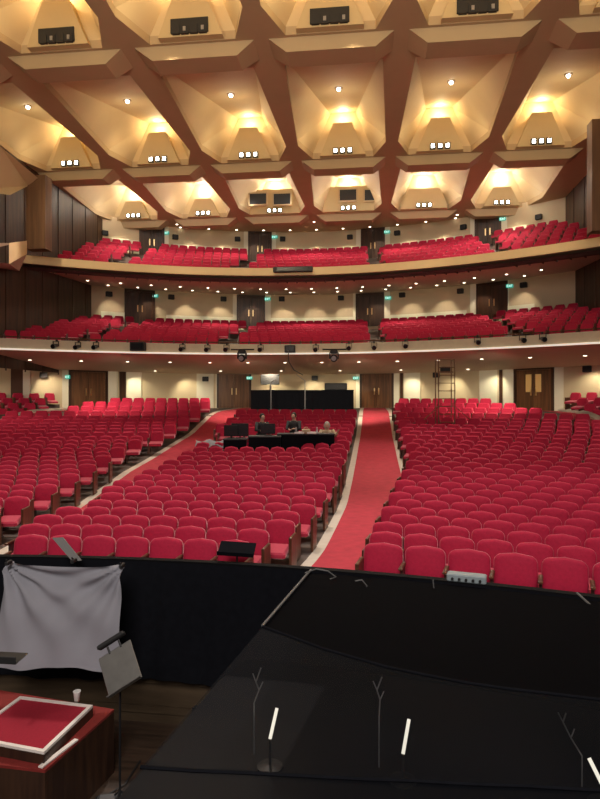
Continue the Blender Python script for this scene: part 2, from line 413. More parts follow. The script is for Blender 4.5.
# balconies -------------------------------------------------------
KB1, KB2 = .027, .025
XB = 13.4; XR = 14.7
B1 = dict(k=KB1, u0=29.2, uw=40.0, zbot=5.17, ztop=5.66, zs=Z_SOF1, floor=[(29.2, 5.22), (30.5, 5.30), (38.2, 7.15), (41, 7.75)])
B2 = dict(k=KB2, u0=31.9, uw=41.2, zbot=9.60, ztop=10.0, zs=9.98, floor=[(31.9, 9.5), (33.2, 9.42), (39.9, 12.2), (42, 12.5)])
def xs_n(n, w=XB):
    w2 = XR if w == XB else w
    return [-w+(w+w2)*i/n for i in range(n+1)]
def bal_row(B, U, z, w=XB, n=48): return [(x, U-B['k']*x*x, z) for x in xs_n(n, w)]
for nm, B, w in (('lower', B1, 17.5), ('upper', B2, XB)):
    low = nm == 'lower'
    # parapet
    b = mb('parapet_low' if low else 'parapet')
    u0 = B['u0']
    b.grid([bal_row(B, u0, B['zbot'], w), bal_row(B, u0, B['ztop'], w)])
    b.grid([bal_row(B, u0, B['ztop'], w), bal_row(B, u0+.22, B['ztop'], w)])
    b.grid([bal_row(B, u0+.22, B['ztop'], w), bal_row(B, u0+.22, B['zbot'], w)])
    struct(b.build('wall_parapet_'+nm))
    if low:
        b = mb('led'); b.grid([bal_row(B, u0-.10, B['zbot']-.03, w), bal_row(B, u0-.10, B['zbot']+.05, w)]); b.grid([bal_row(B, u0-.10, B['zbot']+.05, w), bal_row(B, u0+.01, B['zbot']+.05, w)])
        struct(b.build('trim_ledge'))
        b = mb('seatwood')
        for zz, rr in ((B['ztop']+.10, .03),):
            b.tube([(x, u0+.1-KB1*x*x, zz) for x in xs_n(40, 13.3)], rr, 6)
        for x in xs_n(40, 13.2): b.tube([(x, u0+.1-KB1*x*x, B['ztop']-.02), (x, u0+.1-KB1*x*x, B['ztop']+.1)], .015, 5)
        tag(b.build('balcony_handrail'), 'dark red-brown handrail along the top of the lower balcony parapet', 'handrail')
    # soffit
    b = mb('soffit'); fin = wy if low else (lambda x: B2f(x))
    def B2f(x): return B1['uw']-B1['k']*x*x
    P = []
    for t in range(9):
        row = []
        for x in xs_n(48, w):
            ya = u0-.02-B['k']*x*x; yb = fin(x)+.3; q = t/8
            row.append((x, ya+(yb-ya)*q, B['zbot']-.02+(B['zs']-B['zbot'])*q))
        P.append(row)
    struct(b.grid(P).build('ceiling_soffit_'+nm))
    # raked floor
    b = mb('concrete'); P = []
    for U in [u0+.2+(B['uw']-u0)*i/14 for i in range(15)]: P.append(bal_row(B, U, lerp(B['floor'], U), XB))
    struct(b.grid(P).build('floor_balcony_'+nm))
    # back wall
    zt = 9.99 if low else 14.7
    b = mb('wallc'); wall_patch(b, -XB, XR, lerp(B['floor'], B['uw'])-.8, zt, lambda x: B['uw']-B['k']*x*x, 0, 40)
    struct(b.build('wall_balcony_'+nm))
    b = mb('wallp'); zf_ = lerp(B['floor'], B['uw']-1.3)
    fy_ = lambda x: B['uw']-.08-B['k']*x*x
    xx = [x for x in xs_n(60, 12.9)]
    for x0, x1 in zip(xx, xx[1:]):
        if min(abs(abs((x0+x1)/2)-a) for a in (3.85, 10.3)) < 1.0: continue
        b.add([(x0, fy_(x0), zf_+.3), (x1, fy_(x1), zf_+.3), (x1, fy_(x1), zf_+1.15), (x0, fy_(x0), zf_+1.15), (x0, fy_(x0)+.1, zf_+1.15), (x1, fy_(x1)+.1, zf_+1.15)], [(0, 1, 2, 3), (3, 2, 5, 4)])
    struct(b.build('baseboard_balcony_'+nm))
    # seat rows
    U = 30.5 if low else 33.2; n_r = 9 if low else 8; pitch = .95
    for r in range(n_r):
        uu = U+r*pitch; z = lerp(B['floor'], uu)
        x = -XB+.5+(0, .31, .13, .42, .22, .05, .36, .18, .47)[r]
        while x < XR-.4:
            if all(abs(abs(x)-a) > .52 for a in (3.85, 10.3)):
                mass_seat(x, uu-B['k']*x*x, z, -math.atan(2*B['k']*x), True)
            x += W
        # a low white step line at the aisle edges is part of the raked floor
# side blocks on raised terraces beside the stalls
for sgn in (-1, 1):
    b = mb('concrete').use('concrete')
    P0 = []
    for r in range(5):
        off = 1.1+.95*r; zz = 2.42-.26*r
        xs = [sgn*(13.15+i*.53) for i in range(10)]
        if r < 4:
            for x in xs[:9]: mass_seat(x+sgn*.27, wy(x)-off, zz, -math.atan(2*KW*x), True)
        for x0, x1 in zip(xs, xs[1:]):
            y0, y1 = wy(x0)-off+.45, wy(x1)-off+.45
            b.add([(x0, y0, zz), (x1, y1, zz), (x1, y1-.95, zz), (x0, y0-.95, zz), (x0, y0-.95, .3), (x1, y1-.95, .3), (x0, y0, zz+.26), (x1, y1, zz+.26)], [(0, 1, 2, 3), (2, 3, 4, 5), (0, 1, 7, 6)])
    b.use('margin')
    x = sgn*13.05; ys = [31.3-i*.8 for i in range(14)]
    for ya, yb in zip(ys, ys[1:]):
        za, zb = fz(x, ya)+.1, fz(x, yb)+.1
        xi, xo = x-sgn*.12, x+sgn*.2
        b.add([(xi, ya, za), (xi, yb, zb), (xo, yb, zb+.05), (xo, ya, za+.05), (xi, ya, za-.5), (xi, yb, zb-.5)], [(0, 1, 2, 3), (0, 1, 5, 4)])
    struct(b.build('floor_terrace_'+('left' if sgn < 0 else 'right')))
o = mass.build('theatre_seat_rows'); tag(o, 'hundreds of smaller red theatre seats filling the rear stalls, side terraces and both balconies', 'theatre seats', kind='stuff')

# side walls
for sgn, nm in ((-1, 'left'), (1, 'right')):
    b = mb('sidewood'); x = -XB if sgn < 0 else XR
    b.add([(x, 36.8, 4.4), (x, 6, 4.4), (x, 6, 14.9), (x, 36.8, 14.9)], [(0, 1, 2, 3)])
    # vertical battens
    for i in range(20): b.box((x-sgn*.01, 36-i*1.6, 9.5), (.04, .06, 10.4))
    struct(b.build('wall_side_'+nm))
    b = mb('wallb'); x = sgn*19.5
    b.add([(x, 30, .0), (x, 4, .0), (x, 4, 5.3), (x, 30, 5.3)], [(0, 1, 2, 3)]); struct(b.build('wall_stalls_'+nm))
# columns at the balcony ends
pcl = at(39, 220, 28.0)
struct(mb('column').box((pcl.x, pcl.y, 11.6), (.95, .6, 3.4)).build('wall_column_left'))
pcr = at(597, 200, 25.0)
struct(mb('column').box((pcr.x, pcr.y, 12.2), (.6, .6, 4.6)).build('wall_column_right'))
# left box balcony front stepping forward from the upper balcony
b = mb('soffit')
pA, pB, pC = at(-40, 243, 22.0), at(9, 243, 23.3), at(27, 262, 26.6)
for p, q, k in ((pA, pB, 'soffit'), (pB, pC, 'parapet')):
    b.use(k)
    b.add([(p.x, p.y, p.z), (q.x, q.y, q.z if k == 'soffit' else 9.98), (q.x, q.y, 8.95 if k == 'soffit' else 9.4), (p.x, p.y, 8.2 if k == 'soffit' else 8.2)], [(0, 1, 2, 3)])
b.use('soffit'); b.add([(pA.x, pA.y, 8.2), (pB.x, pB.y, 8.2), (pC.x, pC.y, 9.4), (-13.4, 27.5, 9.2), (-13.4, 20, 8.2)], [(0, 1, 2, 3, 4)])
struct(b.build('wall_box_left'))

# ---------------------------------------------------------------- ceiling with coffers
def hz(y): return 14.48+(37.2-y)*.016
CW = 4.56
ROWS = [(10.6, 19.3, 11.6), (20.7, 29.0, 21.0), (30.2, 37.2, 30.5)]     # cell start, far edge, near edge of mouth
b = mb('ceil')
box_specs = []
for r, (y0, yf, yn) in enumerate(ROWS):
    y1 = ROWS[r+1][0] if r < 2 else 38.2
    for c in range(6):
        cx = (c-2.5)*CW; a, bm_, cf = 1.72, 2.0, 1.45; ym = yf-1.5
        hw = CW/2; Z = hz
        A, B_, Cc, D = [(cx-hw, y0), (cx+hw, y0), (cx+hw, y1), (cx-hw, y1)]
        H = [(cx-a, yn), (cx+a, yn), (cx+bm_, ym), (cx+cf, yf), (cx-cf, yf), (cx-bm_, ym)]
        pts = [A, B_, Cc, D]+H
        V = [(x, y, Z(y)) for x, y in pts]
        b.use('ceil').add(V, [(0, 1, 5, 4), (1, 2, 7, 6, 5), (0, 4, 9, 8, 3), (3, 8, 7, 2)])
        # lip around the mouth and the sloping panels inside
        top = [(cx-.62, yf+.1, Z(yf)+2.2), (cx+.62, yf+.1, Z(yf)+2.2)]
        hv = [(x, y, Z(y)) for x, y in H]
        up = [(x, y, Z(y)+.28) for x, y in H]
        b.add(hv+up, [(i, (i+1) % 6, 6+(i+1) % 6, 6+i) for i in range(6)])
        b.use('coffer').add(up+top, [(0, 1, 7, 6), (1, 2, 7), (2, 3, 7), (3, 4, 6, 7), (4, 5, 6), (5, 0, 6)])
        # hanging trapezoid panel of the cross beam behind the coffer
        yb0, yb1 = yf+.12, yf+(1.25 if r < 2 else .9)
        zt, dz = Z(yf), .42
        t, q = 2.05, 1.45
        vv = [(cx-t, yb0, zt), (cx+t, yb0, zt), (cx+t, yb1, zt), (cx-t, yb1, zt), (cx-q, yb0+.1, zt-dz), (cx+q, yb0+.1, zt-dz), (cx+q, yb1-.1, zt-dz), (cx-q, yb1-.1, zt-dz)]
        b.use('ceil').add(vv, [(0, 1, 5, 4), (1, 2, 6, 5), (2, 3, 7, 6), (3, 0, 4, 7), (4, 5, 6, 7)])
        box_specs.append((r, c, cx, yf))
b.use('ceil').add([(-13.7, 38.2, hz(38.2)), (13.7, 38.2, hz(38.2)), (13.7, 42, 14.5), (-13.7, 42, 14.5)], [(0, 1, 2, 3)])
b.add([(13.68, 10.6, hz(10.6)), (16, 10.6, hz(10.6)), (16, 42, hz(42)), (13.68, 42, hz(42))], [(0, 1, 2, 3)])
b.add([(-13.7, 2, 15.2), (13.7, 2, 15.2), (13.7, 10.6, hz(10.6)), (-13.7, 10.6, hz(10.6))], [(0, 1, 2, 3)])
struct(b.build('ceiling'))
# folded ceiling panel over the left wall
b = mb('coffer'); p = [at(-30, 120, 24), at(0, 146, 24.5), at(38, 178, 27.5), at(28, 186, 27.8), at(10, 195, 25.5), at(-30, 190, 23)]
b.add(p, [(0, 1, 2, 3, 4, 5)]); struct(b.build('ceiling_fold'))

# light boxes on the coffers' far ledges
def light_box(r, c, cx, yf):
    z = hz(yf)
    t = thing('coffer_light_box', f"plaster light box in the {ordinal(c+1)} ceiling coffer from the left, {('nearest', 'middle', 'rear')[r]} row", 'light box', (cx, yf, z), 0, 'light boxes in the ceiling coffers')
    b = mb('boxface'); w0, w1, h = 1.08, .44, 1.5
    if r == 2: w0, w1, h = 1.05, .5, 1.1
    if r == 2 and c in (2, 3): w0, w1, h = 2.15, 2.05, 1.5
    if r == 2 and c == 4: w0, w1, h = 1.4, .9, 1.2
    yA, yB = -.28, -.42
    V = [(-w0, yA, .02), (w0, yA, .02), (w1, yB, h), (-w1, yB, h), (-w0, .3, .02), (w0, .3, .02), (w1, .1, h), (-w1, .1, h)]
    b.add(V, [(0, 1, 2, 3), (1, 5, 6, 2), (0, 3, 7, 4), (3, 2, 6, 7), (0, 4, 5, 1)]); b.build('box_shell', t)
    ns = 3 if r else 4
    if r == 0: mb('black').box((0, yA-.04, .33), (1.25, .10, .46)).build('lamp_housing', t)
    for i in range(ns):
        x = (i-(ns-1)/2)*(.34 if r else .30)
        s = mb('black').box((x, yA-.06, .20), (.25, .10, .27)).build('spotlight', t)
        if r or i % 2: mb('spot' if r else 'glint').box((x, yA-.12, .20), (.14 if r else .09, .03, .16 if r else .14)).build('lens', s)
    return t
for r, c, cx, yf in box_specs:
    if r == 0 and c == 5: pass
    light_box(r, c, cx, yf)
    z = hz(yf)
    e = (60, 55, 75)[r]; col = ((1, .78, .44), (1, .80, .48), (1, .95, .85))[r]
    lamp('POINT', 'coffer_glow', (cx, yf-.30, z+(1.82 if r < 2 else 1.72)), e, col, .15)
    for sx in (-1, 1): lamp('POINT', 'coffer_side_glow', (cx+sx*1.25, yf-1.5, z+.25), e*.22, col, .3)
    lamp('POINT', 'coffer_fill', (cx, yf-3.4, z+.25), e*.8, col, .4)
# bulbs in the coffers' top panels
k = 0
for r in (1,):
    for c in range(6):
        cx = (c-2.5)*CW; y = 24.9; y0, yf, yn = ROWS[r]
        z = hz(yn)+.28+(hz(yf)+2.2-hz(yn)-.28)*(y-yn)/(yf+.1-yn)
        b = mb('ring').lathe([(.16, -.03), (.16, .0), (.10, .02)], 14); b.use('bulb').ball((0, 0, -.05), .085, 10, 6)
        o = b.build('ceiling_bulb'); o.location = (cx, y, z-.02)
        tag(o, f"bright round ceiling bulb in the {ordinal(c+1)} coffer from the left, middle row", 'ceiling lamp', 'bulbs in the ceiling coffers')

# ---------------------------------------------------------------- downlights
DL = mb('ring').lathe([(.085, -.012), (.085, .0)], 12); DL.use('lens').lathe([(.06, -.02), (.066, -.012)], 12)
ME_DL = DL.mesh('recessed_downlight')
def downlight(p, label, group, sc=1):
    o = bpy.data.objects.new('recessed_downlight', ME_DL); C.objects.link(o); o.location = p; o.scale = (sc,)*3
    return tag(o, label, 'downlight', group)
def soffit_z(B, x, y, low):
    ya = B['u0']-.02-B['k']*x*x; yb = (wy(x) if low else B1['uw']-B1['k']*x*x)+.3
    return B['zbot']-.02+(B['zs']-B['zbot'])*(y-ya)/(yb-ya)
for nm, B, U, sp, w, row in (('lower', B1, 32.3, 2.0, 13.0, 'front'), ('lower', B1, 36.4, 3.3, 9.0, 'rear'), ('upper', B2, 34.0, 1.15, 12.9, 'front'), ('upper', B2, 37.0, 1.5, 12.6, 'middle'), ('upper', B2, 38.6, 1.5, 12.2, 'rear')):
    n = int(2*w/sp)
    pts = []
    for i in range(n+1):
        x = -w+2*w*i/n; y = U-B['k']*x*x; z = soffit_z(B, x, y, nm == 'lower')-.005
        q = project((x, y, z))
        if q and -5 < q[0] < 605: pts.append((x, y, z))
    for i, p in enumerate(pts):
        downlight(p, f"round downlight in the {nm} balcony soffit, {ordinal(i+1)} from the left in the {row} row", f'downlights under the {nm} balcony', 1.25 if nm == 'lower' else 1.15)
pts = []
for U, sp, row in ((38.75, 1.9, 'front'), (40.6, 1.9, 'rear')):
    pts = []
    for i in range(15):
        x = -12.6+i*1.8; y = U-.02*x*x if U > 40 else U-.006*x*x
        if y < 38.25: continue
        z = hz(38.2)+(14.5-hz(38.2))*(y-38.2)/3.8-.005
        pts.append((x, y, z))
    for i, p in enumerate(pts): downlight(p, f"round downlight in the flat ceiling over the upper balcony, {ordinal(i+1)} from the left, {row} row", 'downlights over the upper balcony', 1.2)

# ---------------------------------------------------------------- doors
def door(n, px, fy, zbase, w=1.8, h=2.15, lit=False, key='doorw'):
    x = wall_x(px, fy); y = fy(x); sl = (fy(x+.05)-fy(x-.05))/.1
    t = thing('door_%d' % n, None, None, (x, y-.04, zbase), math.atan(sl)); t['kind'] = 'structure'
    b = mb('frame'); b.box((-w/2-.07, -.03, h/2), (.14, .16, h)); b.box((w/2+.07, -.03, h/2), (.14, .16, h)); b.box((0, -.03, h+.07), (w+.28, .16, .14)); b.build('door_frame', t)
    for s in (-1, 1):
        l = mb(key).bbox((s*w/4, -.05, h/2), (w/2-.015, .05, h-.02), .008).build('door_leaf', t)
        mb('brass').box((s*.14, -.09, h*.48), (.07, .02, .42)).build('pull_handle', l)
        if lit: mb('glasspane').box((s*w/4*.55, -.08, h*.68), (w*.16, .01, h*.42)).build('lit_pane', l)  # glow put on the leaf in place of washer light
    return t
dn = 1
fb1 = lambda x: B1['uw']-B1['k']*x*x
fb2 = lambda x: B2['uw']-B2['k']*x*x
for px in (88.5, 234, 377, 534):
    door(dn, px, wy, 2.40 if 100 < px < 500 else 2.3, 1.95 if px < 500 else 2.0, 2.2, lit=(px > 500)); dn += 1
for px in (140, 251, 370, 492): door(dn, px, fb1, 7.72, 1.6, 2.05, key='doord'); dn += 1
for px in (152, 260, 373, 488): door(dn, px, fb2, 12.32, 1.35, 2.05, key='doord'); dn += 1
# pale jambs beside balcony doors
tn = 20
for fy, z0, z1, cols in ((fb1, 7.4, 9.97, ((233, 239), (265, 271), (353, 359), (384, 390), (470, 478), (505, 509))), (fb2, 12.2, 14.5, ((244, 250), (272, 276), (356, 362), (384, 390), (470, 477), (500, 507), (163, 169)))):
    for a, c in cols:
        bb = mb('wallp'); x0, x1 = wall_x(a, fy), wall_x(c, fy)
        wall_patch(bb, x0, x1, z0, z1, fy, .05, 1); struct(bb.build('trim_%d' % tn)); tn += 1

# exit signs
def exit_sign(p, label, w=.40):
    t = thing('exit_sign', label, 'exit sign', p, 0, 'green exit signs over the doors')
    mb('exitg').bbox((0, 0, 0), (w, .06, .2), .01).build('sign_case', t)
    b = mb('exitw'); hh, st = .12, .022
    def bar(x0, z0, x1, z1):
        v = Vector((x1-x0, 0, z1-z0)); n_ = Vector((-v.z, 0, v.x)).normalized()*st/2; p, q = Vector((x0, -.034, z0)), Vector((x1, -.034, z1))
        b.add([p-n_, q-n_, q+n_, p+n_], [(0, 1, 2, 3)])
    a_ = hh/2
    bar(-.155, -a_, -.155, a_)
    for z_ in (-a_, 0, a_): bar(-.155, z_, -.09, z_)
    bar(-.065, -a_, .005, a_); bar(-.065, a_, .005, -a_)
    bar(.04, -a_, .04, a_); bar(.115, -a_, .115, a_); bar(.075, a_, .155, a_)
    b.build('lettering', t)
for level, fy, zoff, lst in (('upper balcony', fb2, 0, ((167, 233), (275, 237), (387, 232), (502, 219))), ('lower balcony', fb1, 0, ((156, 296), (268, 299), (388, 298), (509, 286))), ('stalls', wy, 0, ((68, 377), (250, 378), (356, 378)))):
    for i, (px, py) in enumerate(lst):
        x = wall_x(px, fy); y = fy(x)-.15; q = project((x, y, 3)); z = 2.94+(399.5-py)/F*q[2]
        exit_sign((x, y, z), f"green lit exit sign, {ordinal(i+1)} from the left along the {level} rear wall")
# small black wall speakers
ws = MB().use('black').bbox((0, 0, 0), (.38, .22, .3), .02)
ME_WS = ws.mesh('wall_speaker')
for level, fy, lst in (('upper balcony', fb2, ((106, 233), (176, 237), (238, 239), (283, 239), (350, 237), (397, 233), (463, 227), (538, 217))), ('lower balcony', fb1, ((60, 293), (110, 294), (172, 297), (224, 299), (282, 299), (341, 298), (402, 295), (460, 291), (523, 285))),
                       ('stalls', wy, ((45, 375), (206, 379), (315, 378), (436, 375), (586, 369)))):
    for i, (px, py) in enumerate(lst):
        x = wall_x(px, fy); y = fy(x)-.14; q = project((x, y, 3)); z = 2.94+(399.5-py)/F*q[2]
        o = bpy.data.objects.new('wall_speaker', ME_WS); C.objects.link(o); o.location = (x, y, z); o.rotation_euler = (0, 0, -math.atan(2*.03*x))
        tag(o, f"small black speaker box, {ordinal(i+1)} from the left on the {level} rear wall", 'speaker', 'black speakers on the rear walls')
# ventilation grilles over the rear upper balcony
for i, px in enumerate((258, 282, 348, 373)):
    p = at(px, 199 if i < 2 else 195, 36.35)
    t = thing('ceiling_speaker', f"square black speaker opening in the rear ceiling, {ordinal(i+1)} from the left of four", 'speaker', p, 0, 'black ceiling speakers at the rear')
    mb('black').box((0, 0, 0), (1.0, .1, .62)).build('grille', t)
    mb('ceil').box((0, .02, .36), (1.15, .1, .08)).box((0, .02, -.36), (1.15, .1, .08)).box((-.55, .02, 0), (.08, .1, .7)).box((.55, .02, 0), (.08, .1, .7)).build('frame', t)

# ---------------------------------------------------------------- fixtures on the balcony rails
def rail_spot(px, py, label, big=False):
    lo, hi = -17, 17
    f = lambda x: B1['u0']-.16-B1['k']*x*x
    x = wall_x(px, f); y = f(x); q = project((x, y, 5)); z = 2.94+(399.5-py)/F*q[2]
    t = thing('stage_spotlight', label, 'stage light', (x, y-.1, z), 0, 'stage lights on the lower balcony rail')
    s = 1.5 if big else 1
    mb('blackmetal').tube([(0, .1, -.02), (0, -.28*s, -.10*s)], .1*s, 10, rs=[.08*s, .11*s]).build('lamp_body', t)
    mb('screen').tube([(0, -.28*s, -.10*s), (0, -.30*s, -.105*s)], .09*s, 10).build('lens', t)
    mb('black').box((-.13*s, 0, .04), (.02, .06, .24*s)).box((.13*s, 0, .04), (.02, .06, .24*s)).box((0, 0, .16*s), (.28*s, .06, .02)).build('yoke', t)
    mb('black').bbox((0, .08, .2*s), (.07, .12, .1), .01).build('clamp', t)
    return t
LS = ((57, 345), (79, 346), (97, 346), (183, 348), (208, 348.5), (227, 348.5), (261, 348.5), (316, 348.5), (349, 347), (374, 346.5), (405, 345), (477, 341), (522, 339), (542, 338))
for i, (px, py) in enumerate(LS): rail_spot(px, py, f"small black stage light on the lower balcony rail, {ordinal(i+1)} from the left")
def moving_head(px, py, label):
    f = lambda x: B1['u0']-.45-B1['k']*x*x
    x = wall_x(px, f); y = f(x); q = project((x, y, 5)); z = 2.94+(399.5-py)/F*q[2]
    t = thing('moving_head_light', label, 'stage light', (x, y, z), 0, 'hanging moving-head lights on the balcony front')
    mb('blackmetal').tube([(-.55, 0, .36), (.6, 0, .36)], .035, 8).tube([(0, 0, .36), (0, .4, .30)], .03, 8).build('hanging_bar', t)
    mb('black').bbox((0, 0, .24), (.36, .34, .16), .03).build('base', t)
    mb('black').box((-.2, 0, .06), (.05, .16, .3)).box((.2, 0, .06), (.05, .16, .3)).build('yoke', t)
    mb('blackmetal').ball((0, -.02, -.06), .19, 12, 8, (.95, 1.1, 1)).build('head', t, True)
    mb('glint').tube([(0, -.2, -.08), (0, -.225, -.085)], .12, 12).build('lens', t)
moving_head(242, 357, 'black moving-head light hanging under the balcony front, first of two from the left')
moving_head(334, 357, 'black moving-head light hanging under the balcony front, second of two from the left')
def rail_box(px, py, w, h, label, name, B=B1, off=.34):
    f = lambda x: B['u0']-off-B['k']*x*x
    x = wall_x(px, f); y = f(x); q = project((x, y, 5)); z = 2.94+(399.5-py)/F*q[2]
    t = thing(name, label, 'equipment', (x, y, z))
    mb('black').bbox((0, 0, 0), (w, .28, h), .02).build('case', t)
    mb('screen').box((0, -.145, 0), (w*.8, .01, h*.7)).build('front_panel', t)
    mb('blackmetal').box((-w*.3, .17, h*.3), (.06, .12, .06)).box((w*.3, .17, h*.3), (.06, .12, .06)).build('bracket', t)
    return t
rail_box(138, 346.5, .72, .42, 'black rectangular screen box fixed on the lower balcony front', 'balcony_monitor')
rail_box(290, 349, .5, .36, 'small black box on the lower balcony front with a looping cable', 'junction_box')
rail_box(293, 269.5, 2.1, .27, 'long flat black bar fixed on the upper balcony front', 'equipment_bar', B2)
mb('cable').tube([at(288, 350, 28.6), at(289, 362, 28.6), at(294, 370, 28.7), at(303, 375, 28.8)], .025, 6).build('rail_cable')
tag(bpy.data.objects['rail_cable'], 'dark cable looping down from the box on the lower balcony front', 'cable')

# ---------------------------------------------------------------- rear of stalls: draped table, music stands
def draped_table(name, label, x0, x1, y, z0, h, dep=.8):
    t = thing(name, label, 'table', ((x0+x1)/2, y, z0)); w = x1-x0
    mb('black').bbox((0, 0, h-.02), (w, dep, .04), .01).build('table_top', t)
    P = []
    n = 40
    for z in (h-.01, h*.5, .02):
        P.append([(-w/2+w*i/n, -dep/2-.015-.02*math.sin(i*1.9)*(1-z/h), z) for i in range(n+1)])
    mb('drape').grid(P).build('cloth_skirt', t)
    for sx in (-1, 1):
        for sy in (-1, 1): mb('blackmetal').tube([(sx*(w/2-.1), sy*(dep/2-.1), 0), (sx*(w/2-.1), sy*(dep/2-.1), h-.03)], .02, 6).build('leg', t)
    return t
pA, pB = at(251, 400, 35.0), at(354, 400, 35.0)
zf = fz(pA.x, 34.9)
draped_table('draped_table', 'long black draped table standing against the rear wall of the stalls', pA.x, pB.x, (pA.y+pB.y)/2, zf, 1.15)
bx = thing('flight_case', 'black equipment case standing on the long draped table', 'case', at(336, 385.5, 35.0)); bx.location.z = zf+1.15
mb('black').bbox((0, 0, .2), (1.3, .5, .4), .03).build('case_body', bx); mb('blackmetal').box((0, -.26, .2), (.2, .03, .08)).build('handle', bx)
mn = thing('monitor_screen', 'flat black monitor above the left end of the draped table', 'monitor', at(270, 388, 35.0)); mn.location.z = zf+1.15
mb('screen').bbox((0, 0, .62), (1.1, .06, .62), .01).build('screen_panel', mn); mb('blackmetal').tube([(0, .05, .02), (0, .05, .45)], .03, 6).build('stem', mn); mb('black').bbox((0, .05, .01), (.4, .3, .02), .008).build('base', mn)
def mic_stand(px, label, tall, boom, d=34.0):
    p = at(px, 404, d); z = fz(p.x, p.y)
    t = thing('microphone_stand', label, 'microphone stand', (p.x, p.y, z), 0, 'microphone stands by the draped table')
    mb('glint').tube([(0, 0, .02), (0, 0, tall)], .025, 6).build('pole', t)
    b = mb('blackmetal')
    for k in range(3): a = 2*PI*k/3; b.tube([(0, 0, .12), (.35*math.cos(a), .35*math.sin(a), .015)], .015, 5)
    b.build('tripod_base', t)
    if boom: mb('glint').tube([(0, 0, tall-.02), boom], .02, 6).build('boom', t)
mic_stand(271, 'thin pale microphone stand in front of the draped table', 1.6, (.25, 0, 1.75))
mic_stand(305, 'tall boom microphone stand reaching up before the draped table', 1.7, (-.5, 0, 2.05))

# scaffold tower
p = at(445, 421, 25.6); zb = fz(p.x, p.y)
t = thing('scaffold_tower', 'narrow brown ladder tower standing between the rear rows of the right block', 'scaffold', (p.x, p.y, zb), math.radians(6))
hw, hd, ht = .34, .30, 3.35
for sx in (-1, 1):
    for sy in (-1, 1): mb('scaf').tube([(sx*hw, sy*hd, 0), (sx*hw, sy*hd, ht)], .024, 8).build('upright', t)
for i in range(10):
    z = .35+i*.33
    mb('scaf').tube([(-hw, -hd, z), (hw, -hd, z)], .018, 6).build('rung', t)
    if i % 3 == 0:
        for sx in (-1, 1): mb('scaf').tube([(sx*hw, -hd, z), (sx*hw, hd, z)], .015, 6).build('side_brace', t)
mb('scaf').bbox((0, 0, ht-.55), (.62, .5, .05), .01).build('platform', t)
mb('black').bbox((0, -.05, ht-.42), (.4, .2, .2), .02).build('tool_tray', t)
for sx in (-1, 1): mb('scaf').tube([(sx*hw, -hd, 1.35), (sx*(hw+.62), -hd-.1, .8)], .018, 6).build('outrigger', t)

# ---------------------------------------------------------------- production desk
def desk(px0, px1, py, d, label, h=None):
    a, c = at(px0, py, d), at(px1, py, d); m = (a+c)/2; z = fz(m.x, m.y); hh = m.z-z; w = (c-a).length
    t = thing('production_desk', label, 'desk', (m.x, m.y, z), YAW, 'black desks among the centre seats')
    mb('black').bbox((0, .3, hh-.03), (w, .75, .05), .01).build('desk_top', t)
    mb('drape').box((0, -.05, hh*.5), (w-.04, .03, hh-.1)).build('front_panel', t)
    for sx in (-1, 1): mb('blackmetal').box((sx*(w/2-.05), .3, hh*.5-.02), (.05, .6, hh-.05)).build('leg', t)
    return m, hh+z
D1, Z1 = desk(223, 247, 438.5, 21.2, 'black desk at the left end of the production area in the centre block')
D2, Z2 = desk(248, 281, 436, 20.9, 'black desk in the middle of the production area, below a monitor')
D3, Z3 = desk(277, 335, 433.5, 21.2, 'long black cluttered desk at the right of the production area')
def monitor(px, d, zt, w, h, label, up=.06):
    p = at(px, 430, d)
    t = thing('computer_monitor', label, 'monitor', (p.x, p.y, zt), YAW, 'black monitors on the production desks')
    mb('screen').bbox((0, 0, up+h/2), (w, .05, h), .01).build('screen_panel', t)
    mb('black').tube([(0, .04, .01), (0, .04, up+.1)], .025, 6).build('stem', t); mb('black').bbox((0, .05, .008), (w*.5, .2, .016), .006).build('base', t)
monitor(231, 21.5, Z1, .5, .40, 'black monitor on the left desk, leftmost of the screens')
monitor(240, 21.6, Z1, .62, .46, 'wide black monitor beside the leftmost screen')
monitor(268, 21.2, Z2, .52, .36, 'black monitor turned to the stage on the middle desk')
def clutter(px, d, zt, kind, label):
    p = at(px, 430, d); t = thing(kind[0], label, kind[1], (p.x, p.y, zt), random.uniform(-.5, .5))
    if kind[0] == 'paper_stack':
        mb('paper').box((0, 0, .03), (.34, .26, .06)).build('sheets', t)
    elif kind[0] == 'water_bottle':
        mb('glint').lathe([(.035, 0), (.04, .02), (.04, .16), (.015, .2)], 10).build('bottle_body', t); mb('paper').lathe([(.017, .2), (.017, .23)], 8).build('cap', t)
    else:
        mb('cloths').bbox((0, 0, .08), (.3, .2, .16), .03).build('bag_body', t); mb('cloths').tube([(-.08, 0, .16), (-.04, 0, .22), (.04, 0, .22), (.08, 0, .16)], .012, 5).build('handle', t)
clutter(300, 21.2, Z3, ('paper_stack', 'papers'), 'white stack of papers on the long desk, first from the left')
clutter(313, 21.1, Z3, ('paper_stack', 'papers'), 'white stack of papers on the long desk, nearest the seated person')
clutter(306, 21.2, Z3, ('tote_bag', 'bag'), 'small tan bag between the papers on the long desk')
clutter(296, 21.15, Z3, ('water_bottle', 'bottle'), 'clear water bottle beside the papers on the long desk, left one')
clutter(317, 21.15, Z3, ('water_bottle', 'bottle'), 'clear water bottle on the long desk near the seated person')
# coat thrown over the seats
p = at(214, 434, 21.6)
P = []
for i in range(9):
    P.append([(p.x-.65+.16*i+.03*math.sin(j*2), p.y-.2+.09*j, fz(p.x, p.y)+.86+.07*math.sin(i*1.7+j)-.02*(j-3)**2) for j in range(7)])
o = mb('cloth').grid(P).build('draped_coat', None, True); tag(o, 'pale coat thrown over seat backs beside the left production desk', 'coat')

